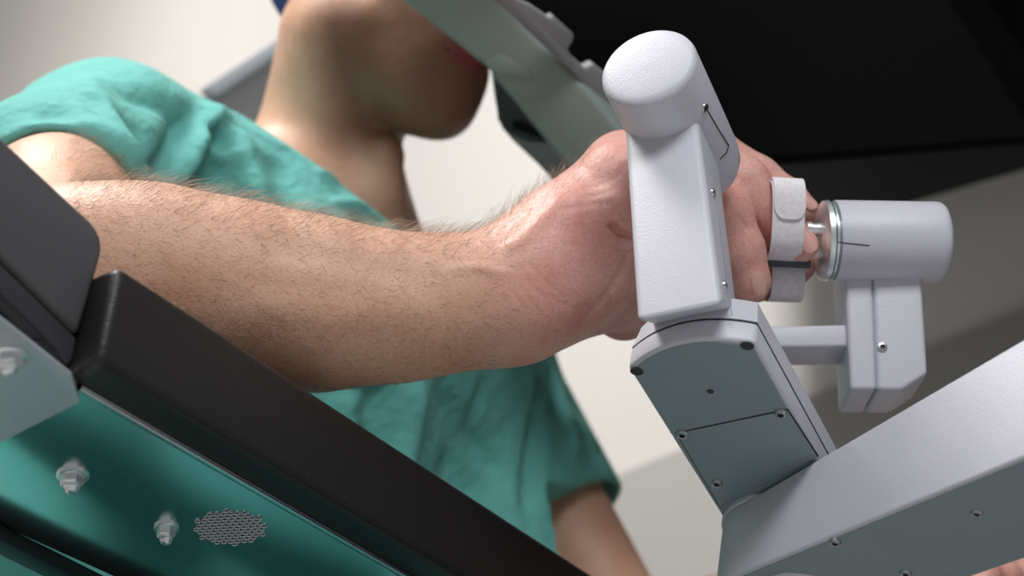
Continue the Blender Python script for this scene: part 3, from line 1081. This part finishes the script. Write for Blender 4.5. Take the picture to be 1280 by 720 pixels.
# underside plate of beam, shade put into its colour
bn_ = nrm(np.cross(bot_l[-1] - bot_l[0], bot_l[-2] - bot_l[-1])); bn_ = bn_ if bn_ @ nB > 0 else -bn_
up_pts = [p_ + (HUB + bd * 0.1 - p_) * 0.0 for p_ in bot_l]
cen = sum(bot_l) / len(bot_l)
plate_pts = []
for p_ in bot_l:
    s_ = (p_ - HUB) @ bs
    plate_pts.append(p_ - bs * s_ * 0.06 + bd * (0.002 if (p_ - HUB) @ bd < 0 else 0))
bplate = bm_obj('beam_underside', prism(plate_pts, bn_ * 0.0008), M['robot_shade_seam'], beam, 0)
tag(bplate, 'underside of the beam with shade in its blue grey colour')
vs, fs = lathe(on_plane(1010, 742, HUB + nB * t1_, nB), nB, [(-0.004, 0.030), (0.004, 0.030), (0.0055, 0.0285), (0.006, 0.026), (0.006, 0.001)], 48)
obj('hub_cap', vs, fs, M['robot'], beam)
for (sx, sy) in ((1044, 678), (1221, 641), (1132, 716)):
    c = on_plane(sx, sy, bot_l[0] + bn_ * 0.001, bn_)
    screw(c, bn_, 0.0034, bplate)

# --- grip module: crank arm, small post, barrel, knob
vE = D(0.065, 0.927, -0.37); wE = D(0.0, 0.375, 0.927)
uE = np.cross(vE, wE); uE = uE if uE @ RIGHT > 0 else -uE
uE, vE, wE = nrm(uE), nrm(vE - uE * (vE @ uE)), None
wE = np.cross(uE, vE); wE = wE if wE @ FWD > 0 else -wE
ZE = 1.205
def Ept(x, y, base):
    return on_plane(x, y, base, wE)
EB = P(1100, 400, ZE)
fr = [Ept(x, y, EB) for x, y in ((1056, 306), (1088, 306), (1094, 516), (1063, 498), (1058, 482))]
fr = [Ept(x, y, EB) for x, y in ((1054, 296), (1088.5, 296), (1096, 487), (1063, 487))]
fr2 = [Ept(x, y, EB) for x, y in ((1089.5, 296), (1149, 296), (1160, 467), (1127, 488), (1097, 487))]
gp = bm_obj('grip_post', prism(fr2, wE * 0.048, 0.0030, 4), M['robot'], arm)
tag(gp, 'small pale grey post with chamfered foot')
gp2 = bm_obj('grip_post_cover', prism(fr, wE * 0.048, 0.0030, 4), M['robot'], arm)
c0_ = Ept(1089, 302, EB + wE * 0.002); c1_ = Ept(1096.5, 486, EB + wE * 0.002)
bm_obj('seam', box_axes((c0_ + c1_) / 2 + wE * 0.018, nrm(c1_ - c0_), np.cross(nrm(c1_ - c0_), wE), wE, np.linalg.norm(c1_ - c0_) / 2, 0.0008, 0.018), M['robot_shade_seam'], gp, 0)
for c in ((1098, 313), (1103, 434)):
    screw(Ept(c[0], c[1], EB - wE * 0.0003), -wE, 0.0032, gp)
FC = P(1042, 301, ZE + 0.018)
rf = R(51.0, ZE + 0.018)
axF = nrm(D(1.0, 0.012, 0.06))
LF = R(146, ZE)
prof = [(0, rf * 0.9), (0.0, rf * 0.985), (0.0008, rf), (LF * 0.88, rf), (LF * 0.925, rf * 0.985), (LF * 0.955, rf * 0.93), (LF * 0.98, rf * 0.78), (LF * 0.995, rf * 0.45), (LF, rf * 0.05)]
vs, fs = lathe(FC, axF, prof, 64)
gb = obj('grip_barrel', vs, fs, M['robot'], arm, 50)
tag(gb, 'horizontal pale grey barrel')
seam_line('seam', pts_on_cyl([(1047, 303), (1068, 305), (1087, 307)], FC, axF, rf), gb)
# chrome knob: flange, ring, stem
vs, fs = lathe(FC, -axF, [(0.0, rf * 0.80), (0.0016, rf * 0.80), (0.0018, rf * 0.97), (0.0030, rf * 0.97), (0.0031, rf * 0.90), (0.0040, rf * 0.90),
                          (0.0042, rf * 1.0), (0.0072, rf * 0.98), (0.0082, rf * 0.90), (0.0094, rf * 0.52), (0.0100, rf * 0.22), (0.0100, 0.001)], 64)
knob = obj('knob_flange', vs, fs, M['chrome'], arm, 35)
tag(knob, 'polished steel flange at the end of the barrel')
vs, fs = lathe(FC, -axF, [(0.0029, rf * 0.965), (0.0031, rf * 0.985), (0.0041, rf * 0.985), (0.0043, rf * 0.965)], 64, caps=False)
obj('teal_ring', vs, fs, M['teal_ring'], knob)
STEM = P(1026, 287, ZE + 0.016)
vs, fs = lathe(STEM, -axF, [(-0.003, 0.0042), (0.006, 0.0042), (0.0064, 0.0052), (0.0090, 0.0052), (0.0095, 0.004), (0.0095, 0.001)], 24)
obj('knob_stem', vs, fs, M['chrome'], knob)
# crank arm from the link to the post
bars = P(1010, 419, ZE + 0.004)
ca = Ept(912, 408, EB + wE * 0.006); cb = Ept(1062, 405, EB + wE * 0.006)
cdn = Ept(1062, 433, EB + wE * 0.006); ce = Ept(912, 435, EB + wE * 0.006)
crank = bm_obj('crank_arm', prism([ca, cb, cdn, ce], wE * 0.036, 0.0022, 3), M['robot'], arm)
el0, el1 = P(918, 424, 1.235), P(900, 448, 1.085)
vs, fs = lathe(el0, el1 - el0, [(0, 0.0105), (0.002, 0.0125), (np.linalg.norm(el1 - el0), 0.0125)], 32)
obj('crank_pivot', vs, fs, M['robot'], crank)
tag(crank, 'short bar joining the link to the grip post')

# --- finger straps and paddles
def strap(c, axis, upd, ry, rd, width, th, a0=0.0, a1=2 * math.pi, n=48, name='finger_strap', grow=0.0, parent=None, end_round=False):
    axis = nrm(axis); upd = nrm(upd - axis * (upd @ axis)); dpt = np.cross(axis, upd)
    if dpt @ FWD > 0: dpt = -dpt
    closed = abs(a1 - a0 - 2 * math.pi) < 1e-6
    vs, fs = [], []
    cnt = n if closed else n + 1
    for i in range(cnt):
        a = a0 + (a1 - a0) * i / n
        e = 4.0
        ca_, sa_ = math.cos(a), math.sin(a)
        rr = (abs(ca_) ** e + abs(sa_) ** e) ** (-1 / e) * 0.55 + 0.45
        wloc = width
        if end_round:
            left = (a1 - a) * rd
            cr = width * 0.34
            if left < cr:
                wloc = width - 2 * cr * (1 - math.sqrt(max(0.0, 1 - (1 - left / cr) ** 2)))
        for (s, t) in ((-1, 0), (1, 0), (1, 1), (-1, 1)):
            ry_, rd_ = ry + th * t + grow, rd + th * t + grow
            vs.append(np.asarray(c) + axis * s * wloc / 2 + upd * ca_ * ry_ * rr + dpt * sa_ * rd_ * rr)
    for i in range(cnt if closed else cnt - 1):
        j = (i + 1) % cnt
        for k in range(4):
            k2 = (k + 1) % 4
            fs.append((i * 4 + k, i * 4 + k2, j * 4 + k2, j * 4 + k))
    if not closed:
        fs.append((0, 1, 2, 3)); fs.append(tuple((cnt - 1) * 4 + k for k in (3, 2, 1, 0)))
    return obj(name, vs, fs, M['strap'], parent, 50)

zs = 1.2245
st = strap(P(978, 276, zs), D(0.995, 0.05, 0.05), D(0.04, -1, 0.1), R(47.5, zs), 0.0195, R(40, zs), 0.0012, parent=arm)
tag(st, 'white fabric finger strap around the finger')
fl = strap(P(979, 275, zs), D(0.995, 0.05, 0.05), D(0.04, -1, 0.1), R(47.5, zs), 0.0195, R(39, zs), 0.0013, a0=-0.7, a1=math.pi * 0.53, n=96, grow=0.0013, name='strap_flap', parent=st, end_round=True)
st2 = strap(P(979, 348, 1.258), D(0.995, 0.03, 0.05), D(0.0, -1, 0.0), R(28, 1.23), 0.018, R(42, 1.23), 0.0012, parent=arm)
tag(st2, 'lower fabric finger strap around the thumb')
bm_obj('finger_paddle', box_axes(P(985, 328, 1.234), D(1, 0.05, 0.05), D(0, 1, 0.1), np.cross(D(1, 0.05, 0.05), D(0, 1, 0.1)), 0.0135, 0.0028, 0.008, 0.001), M['paddle'], arm)

# ------------------------------------------------------------------ console arm rest
ra = nrm(D(0.554, 0.447, 0.70))
rd_ = np.array([0, 0, -1.0]); rd_ = nrm(rd_ - ra * (rd_ @ ra))
rw = np.cross(ra, rd_); rw = rw if rw @ FWD > 0 else -rw
AR0 = P(148, 328, 0.985)
rest = empty('armrest_console', AR0)
tag(rest, 'black padded console arm rest on a stainless plate with a charcoal end pod', 'arm rest')
PL = 0.85
hpad = 0.058
wpad = 0.040
sec = [AR0, AR0 + rd_ * hpad, AR0 + rd_ * hpad + rw * wpad + ra * 0.012, AR0 + rw * 0.10 + ra * 0.012]
pad = bm_obj('armrest_pad', prism(sec, ra * PL, 0.0065, 4), M['pad'], rest)
tag(pad, 'black leatherette pad')
# stitched edge along the lower front corner
seam_line('pad_seam', [AR0 + rd_ * (hpad - 0.0005) + rw * 0.0012 + ra * t for t in np.linspace(0.006, PL * 0.95, 30)], pad, 0.0004)

# stainless plate under the pad
nP = D(0.02, 0.78, -0.62)
nP = nrm(nP - ra * (nP @ ra))
L3 = AR0 + rd_ * hpad + rw * (wpad - 0.003) + ra * 0.2
PB = L3 + rd_ * 0.002
def PLp(x, y):
    return on_plane(x, y, PB, nP)
pl_pts = [PLp(x, y) for x, y in ((92, 476), (250, 566), (400, 659), (560, 760), (430, 850), (-40, 640), (-170, 578), (-170, 262), (20, 420))]
plate = bm_obj('stainless_plate', prism(pl_pts, -nP * 0.004, 0.0012, 2), M['plate'], rest)
tag(plate, 'bent stainless plate mirroring the teal scrubs')
lip_pts = [PB + ra * t + nP * 0.0005 + nrm(np.cross(ra, nP)) * (-0.0095 if np.cross(ra, nP) @ UPV < 0 else 0.0095) for t in (-0.185, -0.05, 0.2, 0.5)]
# rolled upper edge
vs, fs = [], []
for i, p_ in enumerate(lip_pts):
    t = nrm(lip_pts[-1] - lip_pts[0]); e1 = nP; e2 = np.cross(t, nP)
    for k in range(10):
        a = 2 * math.pi * k / 10
        vs.append(p_ + (e1 * math.cos(a) + e2 * math.sin(a)) * 0.0028)
for i in range(len(lip_pts) - 1):
    for k in range(10):
        k2 = (k + 1) % 10
        fs.append((i * 10 + k, i * 10 + k2, i * 10 + 10 + k2, i * 10 + 10 + k))
obj('rolled_edge', vs, fs, M['plate'], plate, 60)
# black trim along the lower edge
tp = [PLp(x, y) for x, y in ((-170, 569), (150, 729), (250, 780), (228, 790), (110, 729), (-170, 590))]
bm_obj('edge_trim', prism(tp, nP * 0.010, 0.001, 2), M['trim'], plate)
# zinc bracket at the left end
bk = [PLp(x, y) + nP * 0.0008 for x, y in ((-170, 232), (2, 392), (90, 462), (101, 496), (-170, 634))]
brk = bm_obj('bracket_plate', prism(bk, nP * 0.0030, 0.0012, 2), M['bracket'], rest)
tag(brk, 'grey zinc bracket plate')

def bolt(c, n, r, parent):
    n = nrm(n)
    e0 = empty_mesh = None
    vs, fs = lathe(c, n, [(-0.001, r * 1.15), (0.0012, r * 1.15), (0.0016, r * 1.08)], 28)
    ws = obj('bolt', vs, fs, M['chrome'], parent, 40)
    vs, fs = lathe(c + n * 0.0016, n, [(0, r * 0.86), (0.0042, r * 0.86), (0.0052, r * 0.74), (0.0052, 0.001)], 6)
    obj('nut', vs, fs, M['chrome'], ws, 20)
    vs, fs = lathe(c + n * 0.006, n, [(-0.001, r * 0.58), (0.0010, r * 0.60), (0.0014, r * 0.52), (0.0024, r * 0.60), (0.0028, r * 0.52), (0.0042, r * 0.48), (0.0052, r * 0.30), (0.0056, 0.001)], 20)
    obj('thread_end', vs, fs, M['chrome'], ws, 60)
    return ws
bolt(PLp(14, 436) + nP * 0.0038, nP, 0.0078, brk)
bolt(PLp(91, 594), nP, 0.0078, plate)
bolt(PLp(208, 659), nP, 0.0064, plate)

# perforated round grille: dark holes with bright rims
vs, fs, mi = [], [], []
gc = PLp(288, 659)
gu = nrm(D(1, 0.0, 0) - nP * (D(1, 0.0, 0) @ nP)); gv = np.cross(nP, gu)
RG = R(42, 1.2)
hr = RG / 12.5
for j in range(-9, 10):
    for i in range(-9, 10):
        a = (i + 0.5 * (j % 2)) * hr * 2.35; b = j * hr * 2.05
        if a * a + b * b > RG * RG * 0.97:
            continue
        o_ = gc + gu * a + gv * b
        base = len(vs)
        K_ = 10
        for (hh, rr) in ((0.0002, 1.12), (0.0009, 1.0), (0.0002, 0.82)):
            for k in range(K_):
                t = 2 * math.pi * k / K_
                vs.append(o_ + nP * hh + (gu * math.cos(t) + gv * math.sin(t)) * hr * rr)
        for r_ in range(2):
            for k in range(K_):
                k2 = (k + 1) % K_
                fs.append((base + r_ * K_ + k, base + r_ * K_ + k2, base + r_ * K_ + K_ + k2, base + r_ * K_ + K_ + k)); mi.append(0)
        fs.append(tuple(base + 2 * K_ + k for k in range(K_))); mi.append(1)
gr = obj('speaker_grille', vs, fs, M['plate'], plate, 40)
gr.data.materials.append(M['void'])
for pl, m_ in zip(gr.data.polygons, mi):
    pl.material_index = m_
tag(gr, 'round field of perforations', kind='stuff')

# charcoal end pod
zp = 0.965
ph = [P(-60, 112, zp - 0.01), P(106, 268, zp + 0.03), P(127, 292, zp + 0.035), P(128, 318, zp + 0.036), P(99, 418, zp + 0.02), P(-60, 262, zp - 0.02)]
pn = nrm(np.cross(ph[1] - ph[0], ph[5] - ph[0])); pn = pn if pn @ FWD > 0 else -pn
ph = [on_plane(x, y, P(60, 280, zp + 0.015), pn) for x, y in ((-170, 9), (104, 266), (114, 275), (122, 285), (127, 295), (129, 306), (129, 314), (127, 323), (99, 420), (-170, 154))]
pod = bm_obj('end_pod', prism(ph, pn * 0.07, 0.004, 3, ang=35), M['pod'], rest)
tag(pod, 'charcoal plastic end pod')
lipp = [on_plane(x, y, P(60, 280, zp + 0.0175), pn) for x, y in ((-170, 158), (98, 423), (93, 452), (84, 459), (70, 436), (52, 418), (-170, 202))]
bm_obj('pod_lip', prism(lipp, pn * 0.065, 0.003, 3, ang=35), M['pod_dark'], pod)
voidp = [on_plane(x, y, P(60, 280, zp + 0.035), pn) for x, y in ((-168, 194), (60, 410), (86, 462), (84, 468), (-168, 252))]
bm_obj('vent_recess', prism(voidp, pn * 0.02), M['void'], pod, 0)
for (x0, y0, x1, y1) in ((2, 374, 16, 367), (52, 426, 68, 418)):
    a = on_plane(x0, y0, P(60, 280, zp + 0.024), pn); b = on_plane(x1, y1, P(60, 280, zp + 0.024), pn)
    d_ = nrm(b - a)
    bm_obj('vent_rib', box_axes((a + b) / 2 + pn * 0.008, d_, np.cross(d_, pn), pn, np.linalg.norm(b - a) / 2 + 0.003, 0.0010, 0.008, 0.0004), M['pod'], pod)

# ------------------------------------------------------------------ console viewer hood above
con = empty('console_viewer', P(760, 100, 1.62))
tag(con, 'large console viewer hood with sage grey rim and black inner panel', 'console')
# broad sage rim the face rests behind
zb = 1.50
band_n = nrm(D(-0.30, 0.30, -0.9))
BC = P(660, 100, zb)
bp = [on_plane(x, y, BC, band_n) for x, y in ((390, -95), (530, -95), (620, 0), (722, 98), (830, 225), (880, 300), (820, 330), (742, 246), (690, 190), (610, 88), (500, 0))]
band = bm_obj('viewer_rim', prism(bp, -band_n * 0.03, 0.006, 4, ang=35), M['hood'], con)
tag(band, 'sage grey moulded rim')
# shallow facet pressed in the rim
fp = [on_plane(x, y, BC + band_n * 0.0004, band_n) for x, y in ((606, 76), (626, 66), (640, 72), (668, 96), (640, 96), (618, 92))]
bm_obj('rim_facet', prism(fp, band_n * 0.001, 0.0004, 2), M['hood'], band)
# grey side strip with notches
side_n = nrm(D(0.30, 0.42, -0.85))
SC_ = on_plane(722, 98, BC, band_n)
spx = [(530, -95), (560, -95), (647, 0), (668, 10), (688, 24), (692, 20), (718, 44), (716, 52), (710, 62), (714, 70), (732, 86), (742, 80), (790, 120), (900, 260), (880, 300), (830, 225), (722, 98), (620, 0)]
sp = [on_plane(x, y, SC_, side_n) for x, y in spx]
bm_obj('viewer_side', prism(sp, -side_n * 0.012, 0.0015, 2, ang=40), M['hood_side'], con)
# lower lip behind the rim with dark pocket
LZ = P(650, 180, 1.585)
ln_ = nrm(D(-0.35, 0.35, -0.87))
lp = [on_plane(x, y, LZ, ln_) for x, y in ((600, 60), (612, 92), (617, 128), (624, 160), (640, 178), (672, 208), (692, 230), (800, 300), (840, 240), (700, 120))]
lipo = bm_obj('viewer_lip', prism(lp, -ln_ * 0.05, 0.005, 3, ang=30), M['hood_side'], con)
pk = [on_plane(x, y, LZ + ln_ * 0.0006, ln_) for x, y in ((617, 98), (652, 136), (688, 180), (660, 178), (634, 166), (622, 150))]
bm_obj('lip_pocket', prism(pk, -ln_ * 0.004, 0.001, 2), M['pod_dark'], lipo)
pk = [on_plane(x, y, LZ + ln_ * 0.0012, ln_) for x, y in ((642, 150), (656, 152), (680, 168), (684, 176), (662, 168), (640, 160))]
bm_obj('lip_slot', prism(pk, -ln_ * 0.004), M['void'], lipo)
# black body: face, frame, underside
bn = nrm(D(0.05, 0.15, -0.98))
KC = P(1000, 80, 1.66)
def K(x, y, off=0.0):
    return on_plane(x, y, KC - bn * off, bn)
outer = [K(*q) for q in ((720, -620), (1180, -620), (1180, -78), (1234, -2), (1290, 78), (1392, 172), (1000, 205), (745, 224), (640, 40), (628, 0), (640, -30), (720, -110))]
blk = bm_obj('viewer_body', prism(outer, -bn * 0.30, 0.003, 2), M['blackframe'], con)
tag(blk, 'matte black console body')
inner = [K(x, y, -0.0008) for x, y in ((740, -600), (1130, -600), (1130, -88), (1186, 0), (1286, 158), (1290, 170), (1000, 193), (760, 210), (660, 40), (645, 0), (740, -110))]
bm_obj('inner_panel', prism(inner, -bn * 0.001), M['black'], blk, 0)
# console underside; its unseen height and the tower added to shade the wall
th = [(0.17, 1.45), (0.60, 1.45), (0.60, 1.93), (0.578, 1.95), (0.351, 2.135), (0.17, 2.245)]
bm_obj('housing_shade_block', prism([np.array([x, y, 1.33]) for x, y in th], np.array([0, 0, 0.95]), 0.004, 2), M['blackunder'], con)
BRN = nrm(D(0.0, 0.35, -0.93))  # unseen block added above the head to keep lamp light off the face
br_ = [on_plane(x, y, P(600, -250, 1.40), BRN) for x, y in ((440, -520), (1000, -520), (1000, -125), (600, -125), (480, -190))]
bm_obj('added_shade_brow', prism(br_, -BRN * 0.06, 0.008, 3), M['hood'], con)
tw0 = np.array([0.58, 0.95, 0.0])
tl_ = [tw0, tw0 + [0.26, 0, 0], tw0 + [0.26, 0.62, 0], tw0 + [0, 0.62, 0]]
bm_obj('added_shade_tower', prism(tl_, np.array([0, 0, 1.75]), 0.02, 3), M['pod_dark'], con)

# ------------------------------------------------------------------ grey cabinet behind the neck
gz = 2.15
gcab = [P(x, y, gz) for x, y in ((262, 124), (345, 70), (410, 28), (410, 300), (262, 300))]
gcb = empty('equipment_cabinet', P(370, 300, gz))
tag(gcb, 'grey equipment cabinet with pale top edge behind the neck', 'cabinet')
bm_obj('cabinet_body', prism(gcab, np.array([0.05, 0.3, 0]), 0.004), M['cart'], gcb)
gt = [P(x, y, gz - 0.004) for x, y in ((246, 112), (345, 46), (410, 2), (410, 28), (345, 70), (272, 118))]
bm_obj('cabinet_top', prism(gt, np.array([0.05, 0.28, 0]), 0.004), M['cart_top'], gcb)
